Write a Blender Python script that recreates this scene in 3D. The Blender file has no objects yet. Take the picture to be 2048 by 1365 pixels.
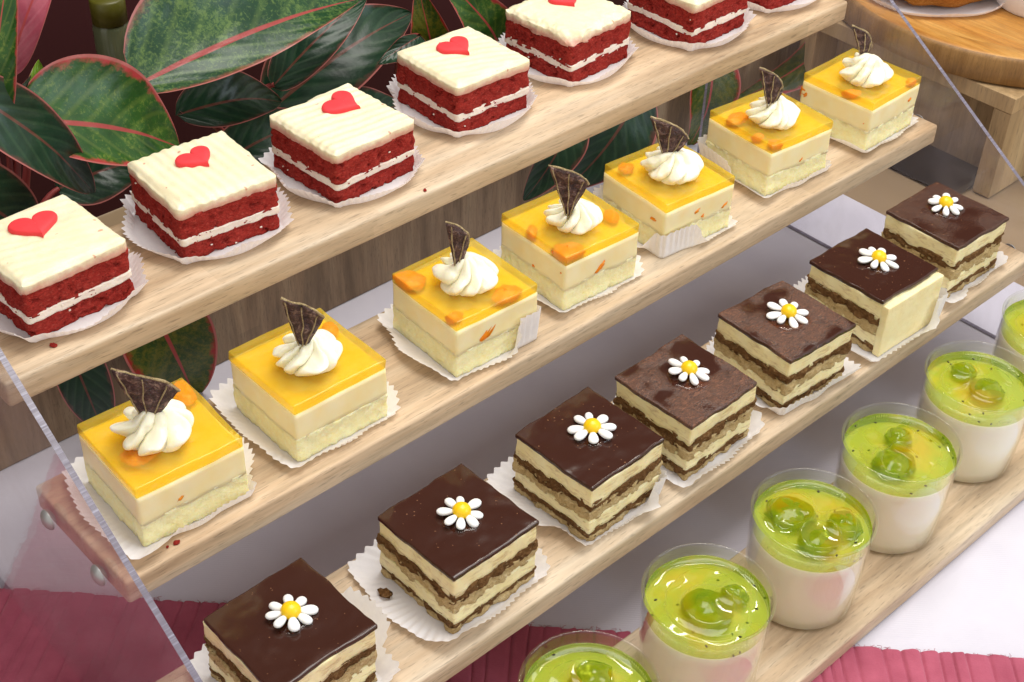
import bpy, math, random
import numpy as np
from mathutils import Vector, Matrix

# ---------------------------------------------------------------- scene, camera, light
sc = bpy.context.scene
COL = sc.collection
U = 0.055                       # one cake width in metres: everything below is laid out in cake widths
rnd = random.Random(7)

cam_d = bpy.data.cameras.new("camera")
cam_d.sensor_width = 36.0
cam_d.lens = 2858.86 / 2048 * 36.0
cam_d.clip_start = 0.01
cam_d.clip_end = 50
cam = bpy.data.objects.new("camera", cam_d)
COL.objects.link(cam)
R = Matrix(((0.73482788, 0.40512714, -0.54396690), (-0.67769372, 0.47113846, -0.56458814), (0.02755375, 0.78351806, 0.62075780)))
cam.matrix_world = Matrix.Translation(Vector((-8.726, -6.585, 11.014)) * U) @ R.to_4x4()
sc.camera = cam

world = bpy.data.worlds.new("World")
sc.world = world
world.use_nodes = True
world.node_tree.nodes["Background"].inputs[0].default_value = (1.0, 0.95, 0.88, 1)
world.node_tree.nodes["Background"].inputs[1].default_value = 0.84

def area_light(name, loc, target, sx, sy, power, color):
    d = bpy.data.lights.new(name, 'AREA')
    d.shape = 'RECTANGLE'; d.size = sx; d.size_y = sy; d.energy = power; d.color = color
    o = bpy.data.objects.new(name, d); COL.objects.link(o)
    o.location = loc
    o.rotation_euler = (Vector(target) - Vector(loc)).to_track_quat('-Z', 'Y').to_euler()
    return o
area_light("ceiling_panel_light", (0.25, 0.10, 1.55), (0.0, 0.05, 0.1), 0.9, 0.9, 19.0, (1.0, 0.965, 0.91))
area_light("ceiling_tube_light", (0.62, 0.80, 1.55), (0.0, 0.0, 0.1), 1.2, 0.05, 8.0, (1.0, 0.94, 0.82))
area_light("window_light", (0.75, -1.35, 0.95), (0.1, -0.05, 0.1), 0.8, 0.9, 7.5, (0.72, 0.86, 1.0))

sc.view_settings.view_transform = 'Standard'
sc.view_settings.look = 'None'
sc.view_settings.exposure = 0.0
sc.view_settings.gamma = 1.0
sc.render.engine = 'CYCLES'
sc.cycles.use_denoising = True
sc.cycles.max_bounces = 8
sc.cycles.diffuse_bounces = 4
sc.cycles.glossy_bounces = 4
sc.cycles.transparent_max_bounces = 24
sc.cycles.sample_clamp_indirect = 6.0

# ---------------------------------------------------------------- mesh helpers
def tag(o, label=None, cat=None, group=None, kind=None):
    if label: o["label"] = label
    if cat: o["category"] = cat
    if group: o["group"] = group
    if kind: o["kind"] = kind
    return o

def empty(name, loc, rz=0.0):
    o = bpy.data.objects.new(name, None)
    o.empty_display_size = 0.01
    COL.objects.link(o)
    o.location = Vector(loc) * U
    o.rotation_euler = (0, 0, rz)
    return o

def mesh(name, V, F, mat, parent=None, loc=(0, 0, 0), rot=(0, 0, 0), smooth=True, uv=None, mi=None, tris=None, scale=None):
    """V (n,3) in cake widths, F (m,4) quads, tris (k,3); one mesh object."""
    V = np.asarray(V, dtype=np.float32) * U
    F = np.asarray(F, dtype=np.int32).reshape(-1, 4)
    t = np.asarray(tris if tris is not None else [], dtype=np.int32).reshape(-1, 3)
    me = bpy.data.meshes.new(name)
    me.vertices.add(len(V)); me.vertices.foreach_set("co", V.ravel())
    idx = np.concatenate([F.ravel(), t.ravel()])
    me.loops.add(len(idx)); me.loops.foreach_set("vertex_index", idx)
    n = len(F) + len(t)
    st = np.concatenate([np.arange(len(F)) * 4, len(F) * 4 + np.arange(len(t)) * 3]).astype(np.int32)
    me.polygons.add(n)
    me.polygons.foreach_set("loop_start", st)
    if mi is not None: me.polygons.foreach_set("material_index", np.asarray(mi, dtype=np.int32))
    me.polygons.foreach_set("use_smooth", np.full(n, smooth))
    if uv is not None:
        l = me.uv_layers.new(name="UVMap")
        l.data.foreach_set("uv", np.asarray(uv, dtype=np.float32)[idx].ravel())
    me.update(calc_edges=True); me.validate()
    for m in (mat if isinstance(mat, (list, tuple)) else [mat]): me.materials.append(m)
    return put(name, me, parent, loc, rot, scale)

def put(name, me, parent=None, loc=(0, 0, 0), rot=(0, 0, 0), scale=None):
    o = bpy.data.objects.new(name, me); COL.objects.link(o)
    o.parent = parent
    o.location = Vector(loc) * U
    o.rotation_euler = rot
    if scale is not None: o.scale = scale
    return o

_perm = np.random.RandomState(3).permutation(4096)
_grad = np.random.RandomState(5).normal(size=(4096, 3)); _grad /= np.linalg.norm(_grad, axis=1)[:, None]
def pn(P, seed=0):
    P = np.asarray(P, float) + np.array([seed * 17.31, seed * 7.77, seed * 3.13])
    i = np.floor(P).astype(int); f = P - i
    w = f * f * f * (f * (f * 6 - 15) + 10)
    out = 0
    for dx in (0, 1):
        for dy in (0, 1):
            for dz in (0, 1):
                h = _perm[(_perm[(_perm[(i[:, 0] + dx) & 4095] + i[:, 1] + dy) & 4095] + i[:, 2] + dz) & 4095]
                g = _grad[h]
                d = ((f - np.array([dx, dy, dz])) * g).sum(1)
                out = out + d * np.where(dx, w[:, 0], 1 - w[:, 0]) * np.where(dy, w[:, 1], 1 - w[:, 1]) * np.where(dz, w[:, 2], 1 - w[:, 2])
    return out * 1.6
def fbm(P, f, o=3, seed=0):
    P = np.asarray(P, float); s = 0; a = 1.0
    for k in range(o):
        s = s + a * pn(P * f, seed + k * 11); f *= 2.03; a *= 0.5
    return s
def sstep(a, b, x):
    t = np.clip((x - a) / (b - a), 0, 1); return t * t * (3 - 2 * t)

def axis_pts(L, n, r):
    """positions along an edge of length L, with extra points in the rounded zone."""
    if r <= 0: return np.linspace(-L / 2, L / 2, n + 1)
    e = r * (1 - np.cos(np.linspace(0, math.pi / 2, 4)))
    mid = np.linspace(-L / 2 + r, L / 2 - r, max(n, 2) + 1)[1:-1]
    return np.concatenate([-L / 2 + e, mid, (L / 2 - e)[::-1]])
def gridbox(sx, sy, sz, nx, ny, nz, r=0.0):
    """rounded box standing on z=0, subdivided on every side."""
    X, Y, Z = axis_pts(sx, nx, r), axis_pts(sy, ny, r), axis_pts(sz, nz, r)
    a, b, c = len(X), len(Y), len(Z)
    I, J, K = np.meshgrid(np.arange(a), np.arange(b), np.arange(c), indexing='ij')
    surf = (I == 0) | (I == a - 1) | (J == 0) | (J == b - 1) | (K == 0) | (K == c - 1)
    idx = np.full((a, b, c), -1); idx[surf] = np.arange(surf.sum())
    P = np.stack([X[I[surf]], Y[J[surf]], Z[K[surf]]], 1)
    if r > 0:
        h = np.array([sx, sy, sz]) / 2 - r
        q = np.clip(P, -h, h); d = P - q
        l = np.linalg.norm(d, axis=1); k = l > 1e-9
        P[k] = q[k] + d[k] / l[k][:, None] * r
    Q = []
    def face(A, flip):
        q = np.stack([A[:-1, :-1], A[1:, :-1], A[1:, 1:], A[:-1, 1:]], -1).reshape(-1, 4)
        Q.append(q[:, ::-1] if flip else q)
    face(idx[:, :, 0], True); face(idx[:, :, -1], False)
    face(idx[:, 0, :], False); face(idx[:, -1, :], True)
    face(idx[0, :, :], True); face(idx[-1, :, :], False)
    P[:, 2] += sz / 2
    return P, np.concatenate(Q)
def grid_quads(n, m, wrap=False, flip=False):
    """quads of an n-row, m-column vertex grid; wrap joins last column to first."""
    i = np.arange(n - 1)[:, None]; j = np.arange(m if wrap else m - 1)[None, :]
    j2 = (j + 1) % m
    q = np.stack([i * m + j, i * m + j2, (i + 1) * m + j2, (i + 1) * m + j], -1).reshape(-1, 4)
    return q[:, ::-1] if flip else q
def lathe(prof, n=64):
    prof = np.array(prof, float); t = np.linspace(0, 2 * math.pi, n, endpoint=False)
    V = np.stack([prof[:, 0][:, None] * np.cos(t), prof[:, 0][:, None] * np.sin(t), np.repeat(prof[:, 1][:, None], n, 1)], -1).reshape(-1, 3)
    return V, grid_quads(len(prof), n, True)
def ellipsoid(rx, ry, rz, n=20, m=12, noise=0.0, seed=0, f=3.0):
    a = np.linspace(0, 2 * math.pi, n, endpoint=False); b = np.linspace(0.02, math.pi - 0.02, m)
    V = np.stack([np.sin(b)[:, None] * np.cos(a), np.sin(b)[:, None] * np.sin(a), np.repeat(np.cos(b)[:, None], n, 1)], -1).reshape(-1, 3)
    if noise: V = V * (1 + noise * fbm(V, f, 2, seed))[:, None]
    return V * [rx, ry, rz], grid_quads(m, n, True, True)
def tube(pts, rad, n=8):
    pts = np.array(pts, float); rad = np.broadcast_to(np.array(rad, float), (len(pts),))
    T = np.gradient(pts, axis=0); T /= np.linalg.norm(T, axis=1)[:, None]
    ref = np.array([0.31, 0.17, 0.93]); A = np.cross(T, ref); A /= np.linalg.norm(A, axis=1)[:, None]; B = np.cross(T, A)
    t = np.linspace(0, 2 * math.pi, n, endpoint=False)
    V = pts[:, None] + rad[:, None, None] * (A[:, None] * np.cos(t)[None, :, None] + B[:, None] * np.sin(t)[None, :, None])
    return V.reshape(-1, 3), grid_quads(len(pts), n, True)
def join(parts):
    Vs, Fs, k = [], [], 0
    for V, F in parts: Vs.append(V); Fs.append(np.asarray(F) + k); k += len(V)
    return np.concatenate(Vs), np.concatenate(Fs)

# ---------------------------------------------------------------- material helpers
def lin(r, g, b):
    f = lambda c: (c / 255 / 12.92) if c / 255 <= 0.04045 else ((c / 255 + 0.055) / 1.055) ** 2.4
    return (f(r), f(g), f(b), 1)
class M:
    def __init__(s, name):
        s.m = bpy.data.materials.new(name); s.m.use_nodes = True
        s.t = s.m.node_tree; s.t.nodes.clear()
        s.out = s.t.nodes.new('ShaderNodeOutputMaterial')
    def n(s, typ, props=None, **inp):
        nd = s.t.nodes.new('ShaderNode' + typ)
        for k, v in (props or {}).items(): setattr(nd, k, v)
        for k, v in inp.items():
            k = k.replace('_', ' ')
            sk = nd.inputs[int(k[1:])] if k[0] == 'i' and k[1:].isdigit() else nd.inputs[k]
            if hasattr(v, 'links'): s.t.links.new(v, sk)
            else: sk.default_value = v
        return nd
    def coord(s, scale=(1, 1, 1), kind='Object', loc=(0, 0, 0), rot=(0, 0, 0)):
        c = s.n('TexCoord')
        k = 1 / U if kind == 'Object' else 1
        return s.n('Mapping', Vector=c.outputs[kind], Scale=tuple(x * k for x in scale), Location=loc, Rotation=rot).outputs[0]
    def noise(s, vec, scale, detail=3, rough=0.55, dist=0.0):
        return s.n('TexNoise', Vector=vec, Scale=scale, Detail=detail, Roughness=rough, Distortion=dist).outputs[0]
    def ramp(s, fac, stops, interp='LINEAR'):
        nd = s.n('ValToRGB', Fac=fac); r = nd.color_ramp; r.interpolation = interp
        while len(r.elements) < len(stops): r.elements.new(0.5)
        for e, (p, c) in zip(r.elements, stops):
            e.position = p; e.color = c if hasattr(c, '__len__') else (c, c, c, 1)
        return nd.outputs[0]
    def mix(s, fac, a, b, blend='MIX'):
        return s.n('Mix', {'data_type': 'RGBA', 'blend_type': blend}, i0=fac, i6=a, i7=b).outputs[2]
    def math(s, op, a, b=0.0, c=0.0, clamp=False):
        return s.n('Math', {'operation': op, 'use_clamp': clamp}, i0=a, i1=b, i2=c).outputs[0]
    def bump(s, h, strength=0.3, dist=0.001, normal=None):
        nd = s.n('Bump', Height=h, Strength=strength, Distance=dist)
        if normal is not None: s.t.links.new(normal, nd.inputs['Normal'])
        return nd.outputs[0]
    def bsdf(s, **inp): return s.n('BsdfPrincipled', **inp).outputs[0]
    def fresnel(s, ior, normal=None):
        # the same reflectance from both sides of a thin clear wall
        b = s.n('NewGeometry').outputs['Backfacing']
        i = s.math('ADD', s.math('MULTIPLY', b, 1.0 / ior - ior), ior)
        nd = s.n('Fresnel', IOR=i)
        if normal is not None: s.t.links.new(normal, nd.inputs['Normal'])
        return nd.outputs[0]
    def end(s, sh):
        s.t.links.new(sh, s.out.inputs[0]); return s.m

def simple(name, col, rough=0.5, **kw):
    m = M(name); return m.end(m.bsdf(Base_Color=col, Roughness=rough, **kw))

def wood(name, axis, dark, mid, light, rough=0.5, gs=1.0):
    m = M(name)
    st = [1.0, 1.0, 1.0]; st[axis] = 0.09
    rn = m.n('ObjectInfo').outputs['Random']
    off = m.n('CombineXYZ', X=m.math('MULTIPLY', rn, 37.0), Y=m.math('MULTIPLY', rn, 11.0), Z=m.math('MULTIPLY', rn, 23.0)).outputs[0]
    v0 = m.coord(tuple(gs * x for x in st))
    v = m.n('VectorMath', i0=v0, i1=off).outputs[0]
    a = m.noise(v, 2.2, 4, 0.6, 0.6)
    b = m.noise(v, 14.0, 4, 0.65, 0.4)
    c = m.noise(v, 60.0, 2, 0.6)
    col = m.ramp(a, [(0.3, dark), (0.5, mid), (0.68, light)])
    fine = m.ramp(b, [(0.3, 0.72), (0.55, 1.0), (0.75, 1.08)])
    col = m.mix(0.85, col, fine, 'MULTIPLY')
    pores = m.ramp(c, [(0.32, 0.50), (0.41, 1.0)])
    col = m.mix(0.65, col, pores, 'MULTIPLY')
    # faint bands where narrow staves are glued side by side and end to end
    st2 = [2.1, 2.1, 2.1]; st2[axis] = 0.28
    vo = m.n('TexVoronoi', {'distance': 'CHEBYCHEV'}, Vector=m.n('VectorMath', i0=m.coord(tuple(st2)), i1=off).outputs[0], Scale=1.0).outputs['Color']
    stave = m.ramp(m.n('SeparateColor', Color=vo).outputs[0], [(0.0, (0.86, 0.84, 0.80, 1)), (0.5, (1.0, 1.0, 1.0, 1)), (1.0, (1.07, 1.02, 0.96, 1))])
    col = m.mix(0.75, col, stave, 'MULTIPLY')
    bp = m.bump(m.math('ADD', m.math('MULTIPLY', b, 0.6), c), 0.18, 0.0006)
    return m.end(m.bsdf(Base_Color=col, Roughness=m.ramp(b, [(0.2, rough - 0.08), (0.8, rough + 0.1)]), Normal=bp))

def sponge(name, cols, pore=26, strength=0.9, sss=0.0):
    """crumbly cake: cells, pores and colour mottling."""
    m = M(name)
    v = m.coord((1, 1, 1.6))
    n1 = m.noise(v, 7, 4, 0.65, 0.3); n2 = m.noise(v, 30, 4, 0.7, 0.5)
    vo = m.n('TexVoronoi', {'feature': 'SMOOTH_F1'}, Vector=m.n('VectorMath', i0=v, i1=m.n('VectorMath', {'operation': 'SCALE'}, i0=m.n('TexNoise', Vector=v, Scale=9.0, Detail=3.0).outputs['Color'], Scale=0.16).outputs[0]).outputs[0], Scale=float(pore)).outputs['Distance']
    col = m.ramp(n1, [(0.25, cols[0]), (0.5, cols[1]), (0.75, cols[2])])
    col = m.mix(0.55, col, m.ramp(n2, [(0.28, cols[0]), (0.55, cols[1]), (0.74, cols[3])]))
    holes = m.ramp(vo, [(0.10, 0.35), (0.32, 1.0)])
    hh = m.math('ADD', m.math('MULTIPLY', n2, 0.9), m.math('MULTIPLY', holes, 0.5))
    bp = m.bump(hh, strength, 0.0022)
    return m.end(m.bsdf(Base_Color=col, Roughness=0.92, Specular_IOR_Level=0.15, Normal=bp, Subsurface_Weight=sss, Subsurface_Radius=(0.006, 0.004, 0.0015), Subsurface_Scale=1.0))

def creamy(name, col, col2, sss=0.25, rough=0.45, bscale=14, bstr=0.25, radius=(0.004, 0.0025, 0.001)):
    m = M(name)
    v = m.coord()
    n1 = m.noise(v, 5, 3, 0.5); n2 = m.noise(v, bscale, 4, 0.6)
    c = m.ramp(n1, [(0.3, col), (0.75, col2)])
    return m.end(m.bsdf(Base_Color=c, Roughness=rough, Subsurface_Weight=sss, Subsurface_Radius=radius, Subsurface_Scale=1.0,
                        Normal=m.bump(n2, bstr, 0.0012)))

def clear(name, tint, ior=1.46, gloss_rough=0.02, haze=0.0, haze_col=(0.8, 0.8, 0.85, 1)):
    """thin clear plastic: straight-through tint plus mirror reflection by Fresnel."""
    m = M(name)
    tr = m.n('BsdfTransparent', Color=tint).outputs[0]
    if haze:
        hz = m.ramp(m.noise(m.coord((1, 1, 1)), 0.9, 5, 0.7, 1.5), [(0.35, haze * 0.5), (0.7, haze * 2.2)])
        tr = m.n('MixShader', i0=hz, i1=tr, i2=m.n('BsdfDiffuse', Color=haze_col).outputs[0]).outputs[0]
    gl = m.n('BsdfGlossy', Color=(1, 1, 1, 1), Roughness=gloss_rough).outputs[0]
    fr = m.fresnel(ior)
    return m.end(m.n('MixShader', i0=fr, i1=tr, i2=gl).outputs[0])

# ---------------------------------------------------------------- materials
m_shelf = wood("pale_rubberwood", 0, lin(176, 148, 116), lin(204, 180, 150), lin(219, 201, 176), 0.5)
m_partition = wood("grey_brown_wood", 2, lin(104, 84, 62), lin(140, 117, 92), lin(160, 138, 110), 0.55, 1.6)
m_riser = wood("tan_plywood", 2, lin(158, 130, 92), lin(180, 152, 112), lin(194, 168, 128), 0.6, 0.8)
m_bamboo = wood("bamboo_board", 1, lin(166, 108, 42), lin(196, 138, 62), lin(212, 160, 84), 0.42, 2.4)
m_bamboo_rim = wood("bamboo_board_edge", 2, lin(128, 90, 44), lin(154, 114, 62), lin(172, 130, 76), 0.5, 2.4)

def m_velvet_frosting():
    m = M("cream_cheese_frosting")
    v = m.coord(); n1 = m.noise(v, 4, 3, 0.5); n2 = m.noise(v, 16, 4, 0.6); n3 = m.noise(v, 9, 3, 0.6)
    col = m.ramp(n1, [(0.3, lin(240, 233, 202)), (0.75, lin(236, 225, 186))])
    z = m.n('SeparateXYZ', Vector=m.coord()).outputs[2]
    # crumb stain where the frosting meets the red sponge
    st = m.math('ADD', z, m.math('MULTIPLY', m.math('SUBTRACT', n3, 0.5), 0.09))
    stain = m.ramp(st, [(0.485, 1.0), (0.540, 0.0)])
    col = m.mix(m.math('MULTIPLY', stain, 0.62), col, lin(190, 78, 84))
    fl = m.ramp(m.noise(v, 10, 1, 0.3), [(0.745, 0.0), (0.765, 1.0)])
    col = m.mix(m.math('MULTIPLY', fl, 0.6), col, lin(196, 92, 60))
    return m.end(m.bsdf(Base_Color=col, Roughness=0.5, Subsurface_Weight=0.2, Subsurface_Radius=(0.003, 0.0022, 0.001), Subsurface_Scale=1.0,
                        Normal=m.bump(n2, 0.3, 0.001)))
m_frost = m_velvet_frosting()
m_velvet = sponge("red_velvet_sponge", [lin(122, 24, 22), lin(176, 54, 46), lin(194, 74, 62), lin(212, 112, 96)], 20, 1.0)
m_filling = creamy("velvet_filling", lin(246, 236, 218), lin(238, 214, 200), 0.15, 0.55, 26, 0.6)
m_heart = creamy("red_sugar_heart", lin(230, 50, 58), lin(236, 66, 72), 0.1, 0.7, 40, 0.12)

m_vanilla = sponge("pale_vanilla_sponge", [lin(250, 226, 152), lin(254, 240, 186), lin(255, 247, 206), lin(255, 253, 228)], 18, 0.45, 0.5)
m_mousse = creamy("mango_mousse", lin(254, 239, 192), lin(252, 229, 164), 0.35, 0.38, 8, 0.12, (0.006, 0.004, 0.0015))
m_cream = creamy("whipped_cream", lin(252, 248, 226), lin(250, 244, 214), 0.35, 0.32, 10, 0.12, (0.005, 0.004, 0.002))
def mk_jelly(name, tint, body, body2, fac, rough=0.06, nscale=6, bs=0.05):
    m = M(name); v = m.coord()
    nz = m.noise(v, nscale, 3, 0.5)
    col = m.ramp(nz, [(0.3, body), (0.7, body2)])
    tr = m.n('BsdfTransparent', Color=tint).outputs[0]
    bd = m.bsdf(Base_Color=col, Roughness=0.3, Specular_IOR_Level=0.0, Subsurface_Weight=0.6, Subsurface_Radius=(0.006, 0.004, 0.001), Subsurface_Scale=1.0)
    bp = m.bump(m.noise(v, nscale * 1.5, 3, 0.5), bs, 0.001)
    gl = m.n('BsdfGlossy', Color=(1, 1, 1, 1), Roughness=rough, Normal=bp).outputs[0]
    base = m.n('MixShader', i0=fac, i1=tr, i2=bd).outputs[0]
    return m.end(m.n('MixShader', i0=m.fresnel(1.36, bp), i1=base, i2=gl).outputs[0])
m_jelly = mk_jelly("mango_jelly", (1.0, 0.93, 0.50, 1), lin(250, 208, 60), lin(252, 222, 100), 0.26)
m_mango = creamy("mango_flesh", lin(250, 146, 8), lin(244, 120, 4), 0.4, 0.3, 12, 0.2, (0.006, 0.003, 0.0008))

def m_lime(name, a, b, c, sc_=16):
    m = M(name); v = m.coord(); n1 = m.noise(v, sc_, 4, 0.7, 0.8); n2 = m.noise(v, sc_ * 3, 3, 0.7)
    col = m.ramp(n1, [(0.28, a), (0.52, b), (0.74, c)])
    return m.end(m.bsdf(Base_Color=col, Roughness=0.38, Normal=m.bump(m.math('ADD', n1, n2), 0.9, 0.002)))
m_flesh = m_lime("dried_lime_flesh", lin(30, 16, 16), lin(82, 54, 50), lin(184, 152, 132), 11)
m_rind = m_lime("dried_lime_rind", lin(120, 100, 62), lin(184, 162, 116), lin(224, 204, 164))

def m_glaze_fn(name, lo, c2, hs):
    m = M(name); v = m.coord()
    rn = m.n('ObjectInfo').outputs['Random']
    off = m.n('CombineXYZ', X=m.math('MULTIPLY', rn, 31.0), Y=m.math('MULTIPLY', rn, 17.0), Z=rn).outputs[0]
    v = m.n('VectorMath', i0=v, i1=off).outputs[0]
    big = m.noise(v, 1.7, 2, 0.5)
    mask = m.ramp(big, [(lo, 0.0), (lo + 0.12, 1.0)])   # hair-textured patches against wet smooth ones
    hair = m.noise(m.n('Mapping', Vector=v, Scale=(1, 4.0, 1), Rotation=(0, 0, 0.8)).outputs[0], 13, 5, 0.75, 2.4)
    fine = m.noise(v, 40, 3, 0.6)
    col = m.mix(m.math('MULTIPLY', mask, m.ramp(hair, [(0.46, 0.0), (0.66, 1.0)])), lin(60, 34, 26), c2)
    h = m.math('ADD', m.math('MULTIPLY', m.math('MULTIPLY', hair, mask), 1.0), m.math('MULTIPLY', fine, 0.05))
    sp = m.ramp(m.noise(v, 34, 1, 0.3), [(0.765, 0.0), (0.785, 1.0)])
    col = m.mix(m.math('MULTIPLY', sp, 0.7), col, lin(150, 108, 78))
    rgh = m.ramp(mask, [(0.0, 0.14), (1.0, 0.30)])
    return m.end(m.bsdf(Base_Color=col, Roughness=rgh, Specular_IOR_Level=0.5, Normal=m.bump(h, hs, 0.0006)))
m_glaze = m_glaze_fn('chocolate_glaze', 0.62, lin(84, 52, 38), 0.2)
m_glaze_hair = m_glaze_fn('hair_sheen_chocolate_glaze', 0.42, lin(150, 98, 70), 0.75)  # hair texture; its light reddish brown is reflected warm sheen painted as colour
m_glaze_fleck = m_glaze_fn('flecked_chocolate_glaze', 0.36, lin(100, 64, 44), 0.3)
m_syrup = clear("clear_syrup", (0.9, 0.72, 0.6, 1), 1.4, 0.03)
def m_custard_fn(name, smear):
    m = M(name); v = m.coord()
    n1 = m.noise(v, 5, 3, 0.5); n2 = m.noise(v, 14, 4, 0.6); n3 = m.noise(m.coord((1, 1, 3.5)), 7, 4, 0.65, 0.5)
    c = m.ramp(n1, [(0.3, lin(248, 237, 190)), (0.75, lin(243, 226, 168))])
    c = m.mix(m.math('MULTIPLY', m.ramp(n3, [(0.52, 0.0), (0.70, 1.0)]), smear), c, lin(176, 138, 86))
    return m.end(m.bsdf(Base_Color=c, Roughness=0.45, Subsurface_Weight=0.25, Subsurface_Radius=(0.004, 0.0025, 0.001), Subsurface_Scale=1.0, Normal=m.bump(n2, 0.4, 0.0014)))
m_custard = m_custard_fn("yellow_cream", 0.6)
m_custard_plain = m_custard_fn("plain_yellow_cream", 0.1)
m_soaked = sponge("coffee_soaked_sponge", [lin(70, 44, 22), lin(126, 90, 54), lin(160, 122, 78), lin(206, 176, 130)], 20, 1.0)
m_plain = sponge("plain_sponge", [lin(168, 132, 80), lin(216, 190, 138), lin(232, 212, 168), lin(240, 226, 190)], 22, 0.9)
m_petal = creamy("white_sugar_petal", lin(250, 250, 248), lin(244, 244, 244), 0.1, 0.35, 30, 0.08)
m_yolk = creamy("yellow_sugar_dome", lin(250, 206, 10), lin(246, 196, 6), 0.1, 0.3, 30, 0.08)

def m_paper_fn():
    m = M("white_baking_paper"); v = m.coord(); n1 = m.noise(v, 18, 3, 0.6)
    d = m.n('BsdfDiffuse', Color=m.ramp(n1, [(0.3, lin(246, 246, 252)), (0.7, lin(252, 252, 255))]), Normal=m.bump(n1, 0.2, 0.001)).outputs[0]
    t = m.n('BsdfTranslucent', Color=lin(245, 236, 228)).outputs[0]
    return m.end(m.n('MixShader', i0=0.28, i1=d, i2=t).outputs[0])
m_paper = m_paper_fn()

m_cup = clear("clear_cup_plastic", (0.96, 0.965, 0.945, 1), 1.5, 0.015)
m_panna = creamy("panna_cotta", lin(254, 246, 228), lin(252, 242, 222), 0.3, 0.4, 6, 0.05)
def m_kiwi_fn():
    m = M("kiwi_jelly"); v = m.coord()
    rn = m.n('ObjectInfo').outputs['Random']
    v = m.n('VectorMath', i0=v, i1=m.n('CombineXYZ', X=m.math('MULTIPLY', rn, 21.0), Y=m.math('MULTIPLY', rn, 9.0), Z=rn).outputs[0]).outputs[0]
    nz = m.noise(v, 2.6, 2, 0.45, 0.4)
    r = m.n('VectorMath', {'operation': 'LENGTH'}, i0=m.coord((1, 1, 0))).outputs['Value']
    f = m.math('SUBTRACT', nz, m.math('MULTIPLY', m.ramp(r, [(0.3, 0.0), (0.56, 1.0)]), 0.2))
    col = m.ramp(f, [(0.30, lin(122, 154, 34)), (0.42, lin(142, 158, 22)), (0.53, lin(172, 160, 18)), (0.68, lin(196, 150, 12))])
    tr = m.n('BsdfTransparent', Color=(0.86, 0.89, 0.36, 1)).outputs[0]
    bd = m.bsdf(Base_Color=col, Roughness=0.3, Specular_IOR_Level=0.0, Subsurface_Weight=0.5, Subsurface_Radius=(0.005, 0.005, 0.001), Subsurface_Scale=1.0)
    base = m.n('MixShader', i0=0.40, i1=tr, i2=bd).outputs[0]
    gl = m.n('BsdfGlossy', Color=(1, 1, 1, 1), Roughness=0.02).outputs[0]
    return m.end(m.n('MixShader', i0=m.fresnel(1.38), i1=base, i2=gl).outputs[0])
m_kiwi = m_kiwi_fn()
m_fruit = mk_jelly("green_fruit", (0.78, 0.84, 0.26, 1), lin(120, 148, 14), lin(164, 176, 40), 0.45, 0.05, 9, 0.12)
m_seed = simple("black_seed", lin(36, 30, 16), 0.35)

m_acrylic = clear("clear_acrylic", (0.965, 0.96, 0.97, 1), 1.36, 0.03, 0.045, (0.75, 0.7, 0.78, 1))
def m_edge_fn():
    m = M("sawn_acrylic_edge")
    v = m.coord((0.15, 55, 55), rot=(0.0, 0, 0))
    w = m.noise(v, 1.0, 2, 0.7); n1 = m.noise(m.coord(), 3.0, 3, 0.6)
    col = m.ramp(w, [(0.26, lin(98, 92, 106)), (0.54, lin(122, 116, 132)), (0.80, lin(164, 166, 186))])
    col = m.mix(m.ramp(n1, [(0.4, 0.0), (0.7, 0.5)]), col, lin(92, 84, 96))
    return m.end(m.bsdf(Base_Color=col, Roughness=0.28, Specular_IOR_Level=0.7, Normal=m.bump(w, 0.25, 0.0006)))
m_edge = m_edge_fn()
m_steel = simple("screw_steel", lin(176, 178, 178), 0.38, Metallic=0.45)
m_slot = simple("screw_recess", lin(52, 50, 50), 0.5, Metallic=0.8)

def m_cloth_fn():
    m = M("white_ribbed_tablecloth"); c = m.coord((1, 1, 1), rot=(0, 0, 0.80))
    w = m.n('TexWave', {'wave_type': 'BANDS', 'bands_direction': 'Y', 'wave_profile': 'SIN'}, Vector=c, Scale=11.0, Distortion=0.6, Detail=2.0, Detail_Scale=1.2).outputs['Fac']
    n1 = m.noise(m.coord(), 1.2, 3, 0.5); n2 = m.noise(m.coord(), 60, 2, 0.5)
    col = m.ramp(n1, [(0.3, lin(204, 201, 214)), (0.7, lin(213, 210, 221))])
    return m.end(m.bsdf(Base_Color=col, Roughness=0.42, Specular_IOR_Level=0.4, Normal=m.bump(m.math('ADD', m.math('MULTIPLY', w, 0.6), m.math('MULTIPLY', n2, 0.6)), 0.11, 0.0008)))
m_cloth = m_cloth_fn()
def m_runner_fn():
    m = M("dusty_pink_crinkled_cloth")
    v = m.coord(); n1 = m.noise(v, 2.5, 3, 0.6); n2 = m.noise(m.coord((1, 1, 1)), 50, 3, 0.6)
    col = m.ramp(n1, [(0.3, lin(158, 66, 90)), (0.7, lin(178, 84, 108))])
    return m.end(m.bsdf(Base_Color=col, Roughness=0.85, Sheen_Weight=0.2, Normal=m.bump(n2, 0.4, 0.0008)))
m_runner = m_runner_fn()
m_table = simple("brown_table_laminate", lin(150, 128, 100), 0.5)
m_red = simple("dark_red_cloth", lin(58, 3, 7), 0.9)
m_black = simple("black_tray_plastic", lin(36, 34, 34), 0.3)

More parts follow.
